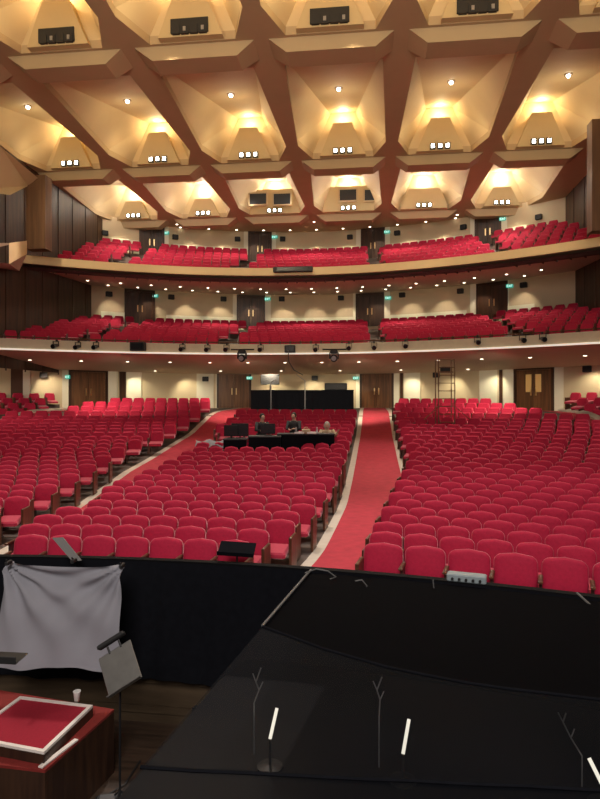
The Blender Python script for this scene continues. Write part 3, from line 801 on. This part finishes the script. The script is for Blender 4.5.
# people
def person(loc, rz, label, pose, top, hair):
    """continuous body grown around a joint skeleton"""
    t = thing('person', label, 'person', loc, rz, None)
    if pose == 'stand':
        J = dict(pel=(0, 0, .93), ch=(0, 0, 1.28), nk=(0, -.01, 1.47), hd=(0, -.03, 1.56), ht=(0, -.03, 1.70), sl=(-.19, 0, 1.40), sr=(.19, 0, 1.40), el=(-.26, -.06, 1.13), er=(.25, -.08, 1.13), wl=(-.10, -.30, 1.12), wr=(.12, -.31, 1.15),
                 hl=(-.09, 0, .88), hr=(.09, 0, .88), kl=(-.11, -.02, .48), kr=(.11, -.02, .48), al=(-.11, .02, .08), ar=(.11, .02, .08), tl=(-.13, -.16, .035), tr=(.13, -.16, .035))
    else:
        J = dict(pel=(0, 0, .55), ch=(0, -.04, .90), nk=(0, -.07, 1.08), hd=(0, -.10, 1.17), ht=(0, -.11, 1.31), sl=(-.20, -.04, 1.01), sr=(.20, -.04, 1.01), el=(-.30, -.16, .80), er=(.33, -.14, .84), wl=(-.16, -.40, .80), wr=(.40, -.34, 1.0),
                 hl=(-.09, -.03, .52), hr=(.09, -.03, .52), kl=(-.12, -.42, .52), kr=(.12, -.42, .52), al=(-.12, -.40, .08), ar=(.12, -.40, .08), tl=(-.13, -.56, .035), tr=(.13, -.56, .035))
    R = dict(pel=.15, ch=.155, nk=.055, hd=.08, ht=.075, sl=.07, sr=.07, el=.045, er=.045, wl=.032, wr=.032, hl=.095, hr=.095, kl=.06, kr=.06, al=.04, ar=.04, tl=.035, tr=.035)
    E = [('pel', 'ch'), ('ch', 'nk'), ('nk', 'hd'), ('hd', 'ht'), ('ch', 'sl'), ('ch', 'sr'), ('sl', 'el'), ('el', 'wl'), ('sr', 'er'), ('er', 'wr'), ('pel', 'hl'), ('pel', 'hr'), ('hl', 'kl'), ('hr', 'kr'), ('kl', 'al'), ('kr', 'ar'), ('al', 'tl'), ('ar', 'tr')]
    V = []; EE = []; ix = {}; rad = []
    def addv(p, r): V.append(p); rad.append(r); return len(V)-1
    for n_ in J: ix[n_] = addv(J[n_], R[n_])
    for a, c in E: EE.append((ix[a], ix[c]))
    # hands: palm and five fingers
    for s, w_, e_ in ((-1, 'wl', 'el'), (1, 'wr', 'er')):
        wv = Vector(J[w_]); dr = (wv-Vector(J[e_])).normalized(); sd = dr.cross(Vector((0, 0, 1))).normalized()
        pm = addv(tuple(wv+dr*.07), .03); EE.append((ix[w_], pm))
        for k in range(4):
            f0 = addv(tuple(wv+dr*.11+sd*(k-1.5)*.02), .010); f1 = addv(tuple(wv+dr*(.155+.012*(1.5-abs(k-1.5)))+sd*(k-1.5)*.023+Vector((0, 0, -.015))), .008)
            EE += [(pm, f0), (f0, f1)]
        th = addv(tuple(wv+dr*.07+sd*(-s)*.045), .010); EE.append((pm, th))
    me = bpy.data.meshes.new('body'); me.from_pydata(V, EE, []); 
    o = bpy.data.objects.new('body', me); C.objects.link(o); o.parent = t
    md = o.modifiers.new('Skin', 'SKIN'); md.use_smooth_shade = True
    for i, r in enumerate(rad): me.skin_vertices[0].data[i].radius = (r, r*.85); 
    me.skin_vertices[0].data[0].use_root = True
    o.modifiers.new('Sub', 'SUBSURF').levels = 1; o.modifiers['Sub'].render_levels = 1
    me.materials.append(M['skin'])
    h = Vector(J['hd'])+Vector((0, 0, .06))
    # clothing: shirt around torso and sleeves, trousers
    b = mb(top); n = lambda k: Vector(J[k])
    b.tube([n('pel')-Vector((0, 0, .03)), (n('pel')+n('ch'))/2, n('ch'), n('ch')+(n('nk')-n('ch'))*.55, n('nk')-Vector((0, 0, .02))], .2, 12, rs=[.185, .165, .20, .19, .085])
    for s in 'lr': b.tube([n('s'+s)+Vector((0, 0, .02)), n('e'+s), n('e'+s)+(n('w'+s)-n('e'+s))*.7], .07, 8, rs=[.085, .062, .05])
    b.build('shirt', t, True)
    b = mb('clothb')
    for s in 'lr': b.tube([n('h'+s)+Vector((0, 0, .08)), n('k'+s), n('a'+s)+Vector((0, 0, .03))], .1, 8, rs=[.12, .085, .065])
    b.build('trousers', t, True)
    b = mb(hair); b.ball((h.x, h.y+.025, h.z+.03), .108, 12, 8, (.95, 1.0, 1.05))
    if hair == 'hairg': b.ball((h.x, h.y+.05, h.z-.03), .12, 12, 8, (1.05, .8, 1.1))
    b.build('hair', t, True)
    b = mb('skin'); b.ball((h.x, h.y-.075, h.z-.02), .075, 10, 8, (.95, .6, 1.25)); b.ball((h.x, h.y-.125, h.z-.025), .016, 6, 5)
    for s in (-1, 1): b.ball((h.x+s*.09, h.y+.0, h.z-.02), .022, 6, 5, (.5, .8, 1.2))
    b.build('face', t, True)
    b = mb('black')
    for s in (-1, 1): b.ball((h.x+s*.03, h.y-.118, h.z+.005), .010, 6, 5)
    b.box((h.x, h.y-.116, h.z-.065), (.04, .012, .008)); b.build('eyes_and_mouth', t)
def person_at(px, d, **k):
    p = at(px, 440, d); person((p.x, p.y, fz(p.x, p.y)), YAW*.5+k.pop('rz', 0), **k)
person_at(262, 22.3, label='person in dark clothes standing behind the middle production desk with arms folded', pose='stand', top='clothb', hair='hairb', rz=.5)
person_at(294, 22.5, label='person in black standing behind the long desk, head bowed', pose='stand', top='clothb', hair='hairb', rz=-.2)
person_at(327, 22.6, label='grey-haired person in a tan top seated at the long desk', pose='sit', top='cloths', hair='hairg')
pp = at(327, 440, 22.68)
t = thing('desk_chair', 'black chair carrying the grey-haired person at the long desk', 'chair', (pp.x, pp.y+.02, fz(pp.x, pp.y)), YAW)
mb('black').bbox((0, 0, .40), (.46, .46, .06), .02).build('seat', t); mb('black').bbox((0, .25, .72), (.44, .05, .4), .02).build('backrest', t)
for sx in (-1, 1):
    for sy in (-1, 1): mb('blackmetal').tube([(sx*.19, sy*.19, 0), (sx*.19, sy*.19, .38)], .015, 6).build('leg', t)
bpy.data.objects['desk_chair']

# ---------------------------------------------------------------- orchestra pit
KP = .026
ZPIT = -1.5
def py_(x, U=U_PIT-.02): return U-KP*x*x
xsP = [-9+i*.25 for i in range(81)]
b = mb('pitwood'); b.grid([[(x, py_(x)-.0, ZPIT) for x in xsP], [(x, py_(x), .0) for x in xsP], [(x, py_(x), .70) for x in xsP]])
b.grid([[(x, py_(x)+.04, .70) for x in xsP], [(x, py_(x)+.04, -.2) for x in xsP]])
for zz in (-1.36, -.95): b.grid([[(x, py_(x)-.03, zz) for x in xsP], [(x, py_(x)-.03, zz+.1) for x in xsP], [(x, py_(x), zz+.1) for x in xsP]])
struct(b.build('wall_pit'))
b = mb('rail'); b.grid([[(x, py_(x)-.07, .66) for x in xsP], [(x, py_(x)-.07, .75) for x in xsP], [(x, py_(x)+.05, .75) for x in xsP], [(x, py_(x)+.05, .66) for x in xsP]])
struct(b.build('trim_pit_rail'))
struct(mb('pitfloor').add([(-10, -1, ZPIT), (12, -1, ZPIT), (12, 9, ZPIT), (-10, 9, ZPIT)], [(0, 1, 2, 3)]).build('floor_pit'))
# stage edge below the camera
b = mb('black'); b.box((2, -2.2, .65), (24, 6.0, 1.2)); struct(b.build('floor_stage'))
# black drape hung along the pit wall
P = []
xd = [-6+i*.06 for i in range(215)]
for q in range(9):
    t_ = q/8; row = []
    for x in xd:
        zb = -.86 if x < 1.0 else -.86
        z = .74+(zb-.74)*t_+(.0 if q < 8 else .03*math.sin(x*2.1))
        fold = (.055*math.sin(x*4.3+.8*math.sin(x*1.7))+.02*math.sin(x*13+2*t_))*(.25+.75*t_)
        row.append((x, py_(x)-.11-.03*t_-abs(fold)-.02*math.sin(t_*5+x), z))
    P.append(row)
tag(mb('drape').grid(P).build('black_drape', None, True), 'long black drape hanging from the orchestra pit rail', 'drape')
# white cloth pinned over the drape
tl, tr = at(8, 561, 7.75), at(124, 565, 7.52)
bl, br = at(-4, 667, 7.45), at(119, 672, 7.28)
P = []; n, m_ = 56, 40
for j in range(m_+1):
    v = j/m_; row = []
    for i in range(n+1):
        u = i/n
        top = tl.lerp(tr, u); bot = bl.lerp(br, u); p = top.lerp(bot, v)
        cat = .07*math.sin(PI*u)*(1-v)**2*1.0
        # folds radiating from the two pinned top corners
        a1 = math.atan2(v+.02, u+.02); a2 = math.atan2(v+.02, 1-u+.02); r1, r2 = math.hypot(u, v), math.hypot(1-u, v)
        f = .055*math.sin(a1*15)*math.exp(-r1*1.3)+.055*math.sin(a2*14+1)*math.exp(-r2*1.7)+.012*math.sin(u*21+v*3)*v+.012*math.sin(v*12+2*math.sin(u*PI))*math.exp(-((u-.5)*2.6)**2)
        p = p+Vector((0, -.03-f*1.2-.05*math.sin(PI*v)*.6, -cat*.35-(.02*math.sin(u*7) if j == m_ else 0)+.03*math.sin(PI*u)*v))
        row.append(p)
    P.append(row)
tag(mb('cloth').grid(P).build('white_cloth', None, True), 'large wrinkled white cloth pinned over the black drape on the pit rail', 'cloth')
for i, (px, py) in enumerate(((10, 562), (75, 560), (123, 565))):
    q = at(px, py, 7.62-.0008*px); o = mb('black').bbox((0, 0, 0), (.04, .12, .05), .008).tube([(0, -.02, .02), (0, -.05, .05)], .01, 5).build('spring_clamp'); o.location = q+Vector((0, -.03, .0))
    tag(o, ('black clamp at the white cloth, left top corner', 'black clamp at the middle of the white cloth top edge', 'black clamp at the white cloth, right top corner')[i], 'clamp', 'clamps on the pit rail')

# podium: platform + framed podium
zt = -.62
c1, c2, c3, c4 = at(20, 697, (2.94-zt)*600/297.5), at(93, 706, (2.94-zt)*600/306.5), at(44, 753, (2.94-zt)*600/353.5), at(-36, 738, (2.94-zt)*600/338.5)
def quad_prism(cs, z0, z1, key, inset=0):
    ctr = sum((Vector((c.x, c.y, 0)) for c in cs), Vector())/4
    q = [Vector((c.x, c.y, 0)).lerp(ctr, inset) for c in cs]
    return key.add([(p.x, p.y, z0) for p in q]+[(p.x, p.y, z1) for p in q], [(3, 2, 1, 0), (4, 5, 6, 7)]+[(i, (i+1) % 4, 4+(i+1) % 4, 4+i) for i in range(4)])
cs = [c1, c2, c3, c4]
t = thing('conductor_podium', 'low red-topped conductor podium with a white edge, on the red platform', 'podium', (0, 0, 0))
quad_prism(cs, zt-.12, zt-.015, mb('podwood'), 0).build('side_frame', t)
quad_prism(cs, zt-.012, zt-.003, mb('podred'), .02).build('carpet_top', t)
ctr = sum((Vector((c.x, c.y, 0)) for c in cs), Vector())/4
b = mb('podwhite')
for i in range(4):
    a, d_ = Vector((cs[i].x, cs[i].y, 0)), Vector((cs[(i+1) % 4].x, cs[(i+1) % 4].y, 0)); ai, di = a.lerp(ctr, .09), d_.lerp(ctr, .09)
    b.add([(p.x, p.y, zt-.02) for p in (a, d_, di, ai)]+[(p.x, p.y, zt+.012) for p in (a, d_, di, ai)], [(4, 5, 6, 7), (0, 1, 5, 4), (2, 3, 7, 6), (3, 0, 4, 7), (1, 2, 6, 5)])
b.build('white_edge', t)
zp = zt-.122; h = 2.94-zp
e = [at(0, 690, h*600/290.5), at(114, 709, h*600/309.5), at(45, 770, h*600/370.5), at(-110, 752, h*600/352.5)]
t = thing('podium_platform', 'larger red-carpeted wooden platform carrying the conductor podium', 'platform', (0, 0, 0))
quad_prism(e, ZPIT+.0, zp-.03, mb('podwood'), .0).build('platform_box', t)
quad_prism(e, zp-.03, zp-.002, mb('podred2'), .0).build('carpet_top', t)
a, d_ = at(43, 769, h*600/369.5-.0), at(79, 741, h*600/341.5)
b = mb('podwhite'); a.z = d_.z = zp+.002; nrm = Vector(((d_-a).y, -(d_-a).x, 0)).normalized()
if nrm.dot(ctr-Vector((a.x, a.y, 0))) < 0: nrm = -nrm
a, d_ = a+nrm*.01, d_+nrm*.01
b.add([a, d_, d_+nrm*.05, a+nrm*.05, a+Vector((0, 0, .015)), d_+Vector((0, 0, .015)), d_+nrm*.05+Vector((0, 0, .015)), a+nrm*.05+Vector((0, 0, .015))], [(4, 5, 6, 7), (0, 1, 5, 4), (2, 3, 7, 6), (1, 2, 6, 5), (3, 0, 4, 7)])
tag(b.build('white_strip'), 'narrow white strip lying on the red platform edge beside the podium', 'strip')
p = at(77, 702, (2.94-zt)*600/302.5)
t = thing('paper_cup', 'small white paper cup standing on the podium corner', 'cup', (p.x, p.y, zt+.012))
mb('paper').lathe([(.030, 0), (.040, .10), (.043, .105), (.040, .11)], 16).build('cup_body', t, True); mb('paper').lathe([(.044, .105), (.046, .112), (.044, .119)], 16).build('rim', t)

# music stands
def music_stand(name_label, base, desk_c, rz, tilt, key, w=.50, hgt=.34, lightbar=False, roll=0):
    t = thing('music_stand', name_label, 'music stand', base)
    H_ = desk_c.z-base.z; off = Vector((desk_c.x-base.x, desk_c.y-base.y, H_))
    mb('blackmetal').tube([(0, 0, .05), (off.x*.9, off.y*.9, H_-.02)], .013, 8).build('pole', t)
    b = mb('blackmetal')
    for k in range(3):
        a = 2*PI*k/3+.4; b.tube([(0, 0, .22), (.14*math.cos(a), .14*math.sin(a), .10), (.30*math.cos(a), .30*math.sin(a), .012)], .011, 6)
    b.build('tripod_base', t)
    T = Matrix.Translation(off) @ Matrix.Rotation(rz, 4, 'Z') @ Matrix.Rotation(tilt, 4, 'X') @ Matrix.Rotation(roll, 4, 'Y')
    dk = mb(key).bbox((0, 0, 0), (w, .012, hgt), .005, T).build('desk', t)
    mb(key).bbox((0, -.03, -hgt/2), (w, .07, .012), .004, T).build('lip', dk)
    if lightbar:
        mb('black').tube([(-.06, .0, hgt/2-.02), (-.06, -.02, hgt/2+.06)], .012, 6, T).tube([(.08, .0, hgt/2-.02), (.08, -.02, hgt/2+.06)], .012, 6, T).bbox((.01, -.04, hgt/2+.09), (.33, .07, .05), .012, T).build('clip_lamp', t)
    return t
q = at(120, 668, 6.45)
music_stand('silver music stand with a black clip lamp, leaning beside the podium', Vector((q.x-.01, q.y+.02, ZPIT)), q, math.radians(-12), math.radians(-32), 'silver', .40, .44, True, math.radians(-38))
q = at(237, 549, 8.25)
music_stand('black music stand rising just above the pit rail before the front seats', Vector((q.x, q.y+.02, 0)), q, math.radians(8), math.radians(-62), 'drape', .50, .28, False, math.radians(6))
q = at(-9, 657, 5.6)
music_stand('black flat music stand cut by the picture edge before the white cloth', Vector((q.x, q.y, ZPIT)), q, 0, math.radians(-86), 'black', .62, .20)
# grey board leaning on rail
pa, pb = at(52, 538, 8.15), at(73, 561, 7.85)
t = thing('grey_board', 'grey narrow board leaning on the rail above the white cloth', 'board', pa)
dv = pb-pa; sv = Vector((.13, .04, .0)); nv = Vector((0, .02, 0))
b = mb('greyboard'); V = [Vector(), sv, dv+sv*.75, dv-sv*.1]; b.add([v for v in V]+[v+nv for v in V], [(0, 1, 2, 3), (7, 6, 5, 4), (0, 4, 5, 1), (1, 5, 6, 2), (2, 6, 7, 3), (3, 7, 4, 0)]); b.build('panel', t)
# patch box on the rail
q = at(466, 580, 7.28)
t = thing('patch_box', 'small grey control box lying on the pit rail before the right block seats', 'control box', (q.x, py_(q.x)+.0, .75), -math.atan(2*KP*q.x))
mb('greybox').bbox((0, 0, .045), (.46, .16, .09), .012).build('case', t)
for i in range(5): mb('black').tube([(-.16+.08*i, -.08, .04), (-.16+.08*i, -.105, .04)], .017, 8).build('socket', t)

# net over the pit
deckz = -.42
xn = [2.0+i*.3 for i in range(30)]
# dark deck in the pit under the net with a curved far edge
b = mb('deck'); E0, E1 = at(262, 640, 7.2), at(70, 850, 3.0)
L0, L1 = at(220, 680, 7.19), at(31, 900, 4.03)
L0.z = L1.z = deckz
R0, R1 = Vector((10.5, 4.2, deckz)), Vector((10.5, .9, deckz))
far_e = [L0]+[Vector((x, py_(x)-.25, deckz)) for x in [L0.x+.2+i*.3 for i in range(24)]]
near_e = [L1.lerp(R1, i/24) for i in range(25)]
b.grid([far_e, near_e]); b.grid([far_e, [p-Vector((0, 0, 1.08)) for p in far_e]])
b.add([L0, L1, L1-Vector((0, 0, 1.08)), L0-Vector((0, 0, 1.08))], [(0, 1, 2, 3)])
struct(b.build('floor_deck'))
a0, a1 = at(309, 571, 7.45), at(60, 862, 3.0)
P = []
for i in range(25):
    u = i/24; row = []
    x0 = a0.x+(10-a0.x)*u; far_ = Vector((x0, py_(x0)-.12, .74)) if i else a0.copy()
    if i == 0: far_ = Vector((a0.x, py_(a0.x)-.12, .74))
    near_ = Vector((a1.x+(10-a1.x)*u, a1.y-(.4*u), a1.z))
    for j in range(21):
        v = j/20; p = far_.lerp(near_, v); p.z -= .10*math.sin(PI*v)*math.sin(PI*min(1, u*4))
        row.append(p)
    P.append(row)
# seam: the net's far strip is a double black cloth skirt up to a curved seam
SEAM = [(265, 627), (330, 652), (400, 671), (460, 683), (530, 693), (600, 700)]
def seam_v(i):
    best, bv = 1e9, 0
    for j in range(201):
        v = j/200*20; a, c = P[i][int(min(v, 19.99))], P[i][int(min(v, 19.99))+1]; p = a.lerp(c, v-int(min(v, 19.99))); q = project(p)
        if q is None: continue
        ys = lerp(SEAM, q[0]) if q[0] <= 600 else 700+(q[0]-600)*.09
        if abs(q[1]-ys) < best: best, bv = abs(q[1]-ys), v
    return bv
def net_pt(i, v):
    j = int(min(v, 19.99)); return P[i][j].lerp(P[i][j+1], v-j)
sv_ = [seam_v(i) for i in range(25)]
SK = [[net_pt(i, sv_[i]*j/8)-Vector((0, 0, .02)) for j in range(9)] for i in range(25)]
NT = [[net_pt(i, sv_[i]+(20-sv_[i])*j/16) for j in range(17)] for i in range(25)]
tag(mb('skirt').grid(SK).build('net_skirt', None, True), 'black opaque cloth skirt between the pit rail and the see-through net', 'cloth')
tag(mb('net').grid(NT).build('pit_net', None, True), 'black see-through safety net stretched over the orchestra pit', 'net')
ed = [net_pt(0, v)+Vector((0, 0, .012)) for v in (0, 1, 2, 3, 4, 5)]
b = mb('cable').tube([net_pt(0, sv_[0]*k/5)+Vector((0, 0, .015)) for k in range(6)], .014, 8)
tag(b.build('net_edge_rope'), 'grey rope along the free edge of the cloth skirt, running up to the rail', 'rope')
b = mb('drape').tube([net_pt(i, sv_[i])+Vector((0, 0, .008)) for i in range(25)], .012, 6)
tag(b.build('net_seam_rope'), 'dark curved seam rope between the opaque skirt and the net', 'rope')
def line_pt(i):
    return min((net_pt(i, k*.05) for k in range(400)), key=lambda p: abs(project(p)[1]-(770+(project(p)[0]-150)*.049)) if project(p) else 1e9)
b = mb('drape').tube([line_pt(i)+Vector((0, 0, .012)) for i in range(14)], .012, 6)
tag(b.build('net_cross_rope'), 'black cross rope in the net at the bottom edge of the picture', 'rope')
# right hand grey cable over rail
b = mb('cable').tube([at(577, 593, 6.75), at(588, 603, 6.55), at(603, 617, 6.35), at(640, 650, 6.0)], .013, 6)
tag(b.build('rail_rope'), 'grey rope running over the rail into the net, beside the rightmost front seat', 'rope')
for i, pts in enumerate(([(305, 573), (316, 569), (328, 571), (336, 577), (330, 579)], [(355, 581), (362, 580), (367, 586), (364, 590)], [(433, 580), (434, 590), (431, 601), (433, 612), (432, 625)], [(455, 590), (470, 592), (485, 596)])):
    b = mb('cable').tube([at(x, y, 7.28-.0014*(x-300)) for x, y in pts], .008, 6)
    tag(b.build('loose_cable'), ('thin cable looping over the rail below the red aisle', 'short cable hook on the rail under the first right seat', 'pale cord hanging from the rail below the control box', 'thin cable lying along the drape under the control box')[i], 'cable', 'cables on the pit rail')

# lit stands under the net
def stand_lamp(px0, py0, px1, py1, d, branch, label):
    p0, p1 = at(px0, py0, d), at(px1, py1, d-.12)
    t = thing('stand_lamp', label, 'lamp', (p1.x, p1.y, deckz), 0, 'lit stands under the black net')
    base = Vector((p1.x, p1.y, deckz))
    mb('tube').tube([p1-base, p0-base], .016, 8).build('lit_tube', t)
    mb('blackmetal').lathe([(.12, 0), (.12, .015), (.015, .03)], 12).tube([(0, 0, .02), p1-base], .012, 6).build('base', t)
    bp = [at(x, y, d+.05)-base for x, y in branch]
    b = mb('glint').tube(bp, .007, 6)
    for k in (1, 2):
        if k < len(bp): b.tube([bp[k], bp[k]+Vector((.035*(-1)**k, .02, .07))], .006, 5)
    b.tube([bp[-1], (bp[-1].x, bp[-1].y, .02)], .006, 5)
    b.build('gooseneck', t)
stand_lamp(277, 708, 270, 739, 5.6, ((261, 668), (256, 682), (259, 690), (254, 703)), 'narrow white-lit stand under the net, nearest the net edge')
stand_lamp(409, 719, 403, 754, 5.4, ((382, 677), (377, 690), (380, 700), (379, 718)), 'narrow white-lit stand in the middle under the net')
stand_lamp(589, 758, 603, 786, 5.1, ((566, 713), (563, 722), (571, 738), (582, 756)), 'white-lit stand under the net, nearest the right picture edge')
# chair and monitor in the open pit
q = at(178, 741, 6.9)
t = thing('orchestra_chair', 'black orchestra chair half under the net edge in the pit', 'chair', (q.x+.15, q.y-.1, ZPIT), math.radians(150))
mb('black').bbox((0, 0, .45), (.42, .42, .04), .015).build('seat', t)
mb('blackmetal').tube([(-.2, -.21, .45), (-.2, -.27, .78), (0, -.31, .86), (.2, -.27, .78), (.2, -.21, .45)], .014, 8).build('back_frame', t)
mb('black').bbox((0, -.27, .74), (.36, .03, .16), .012).build('backrest', t)
for sx in (-1, 1):
    for sy in (-1, 1): mb('blackmetal').tube([(sx*.19, sy*.19, 0), (sx*.19, sy*.19, .44)], .012, 6).build('leg', t)
q = at(118, 792, 6.45)
t = thing('floor_monitor', 'low grey-black box on the pit floor beside the net edge', 'box', (q.x, q.y, ZPIT), .3)
mb('black').bbox((0, 0, .06), (.5, .34, .12), .02).build('case', t); mb('greyboard').box((0, 0, .125), (.4, .26, .012)).build('lid', t)
b = mb('black').tube([at(78, 798, 6.6), at(100, 792, 6.65), at(125, 775, 6.9), at(140, 745, 7.35)], .012, 6)
for v in range(len(b.v)): b.v[v] = (b.v[v][0], b.v[v][1], ZPIT+.015+(v % 3)*.002)
tag(b.build('floor_cable'), 'black cable running over the wooden pit floor', 'cable')

# ---------------------------------------------------------------- light
WARM = (1, .84, .62)
w = bpy.data.worlds.new('World'); bpy.context.scene.world = w; w.use_nodes = True
w.node_tree.nodes['Background'].inputs[0].default_value = (1, .82, .68, 1); w.node_tree.nodes['Background'].inputs[1].default_value = .19
# house spots from the coffers onto the stalls
for x in (-7, 0, 7): lamp('SPOT', 'house_spot', (x, 15, 14.3), 3600, (1, .88, .78), .3, (x*.9, 11.0, 0), 58, .8)
for x in (-9.1, -3, 3, 9.1): lamp('SPOT', 'house_spot', (x, 24.0, 14.4), 2900, (1, .86, .74), .3, (x, 20.5, 0), 52, .8)
# unseen fill added behind the camera to light the seat fronts
lamp('AREA', 'stage_work_light', (3, -5, 9.5), 1500, (1, .92, .86), 5, (1, 14, 1))
for x in (-4, 8): lamp('SPOT', 'stage_up_light', (x, -5, 3.6), 4600, (1, .80, .56), .8, (x*.6, 20, 15.5), 50, .35)  # unseen uplights added to lighten the ceiling ribs and soffits
# under the lower balcony
for x in (-15, -9, -3, 3, 9, 15):
    lamp('SPOT', 'soffit_spot', (x, wy(x)-9.0, 4.8), 620, WARM, .1, (x, wy(x)-6.5, 2), 120, .6)
for x in (-16, -13.5, -10, -7.5, -2.5, 0, 2.3, 6, 8.3, 10.3, 14, 16):
    lamp('SPOT', 'wall_washer', (x, wy(x)-1.1, 4.5), 120, (1, .88, .62), .06, (x, wy(x)-.2, 2.9), 100, .8)
for i in range(13):
    x = -12.2+i*2.03
    lamp('SPOT', 'wall_washer', (x, fb1(x)-1.1, 9.85), 130, WARM, .06, (x, fb1(x)-.3, 7.6), 75, .6)
    lamp('SPOT', 'wall_washer', (x, fb2(x)-1.1, 14.4), 130, WARM, .06, (x, fb2(x)-.4, 12), 75, .6)
for x in (-10, -5, 0, 5, 10):
    lamp('SPOT', 'soffit_spot', (x, 35.2-.026*x*x, 9.6), 330, WARM, .1, (x, 34.2-.026*x*x, 5.5), 125, .6)
    lamp('SPOT', 'soffit_spot', (x, 36.6-.026*x*x, 14.35), 420, WARM, .1, (x, 36.2-.026*x*x, 10), 120, .6)
for x in (-9.1, -3, 3, 9.1): lamp('SPOT', 'balcony_front_spot', (x, 18.2, 14.3), 1500, (1, .82, .55), .2, (x*1.05, 31.5-.024*x*x, 9.6), 42, .8)  # added from the ceiling to brighten the balcony parapets
for x in (-9.1, -3, 3, 9.1): lamp('SPOT', 'balcony_seat_spot', (x, 29.6, 14.3), 700, (1, .88, .75), .2, (x*1.05, 36.0-.024*x*x, 10.4), 75, .8)
# narrow spot aimed down at the podium
lamp('SPOT', 'pit_light', (-1.8, 3.0, 5.5), 150, (1, .9, .8), .1, (-1.7, 6.5, -.8), 24, .8)

# ---------------------------------------------------------------- camera
cd = bpy.data.cameras.new('Camera'); cam = bpy.data.objects.new('Camera', cd); C.objects.link(cam)
cd.sensor_width = 36; cd.lens = 36*F/799; cd.clip_end = 200; cd.clip_start = .05
cam.location = CAM; cam.rotation_euler = (PI/2, 0, YAW)
sc = bpy.context.scene; sc.camera = cam
sc.view_settings.view_transform = 'Standard'
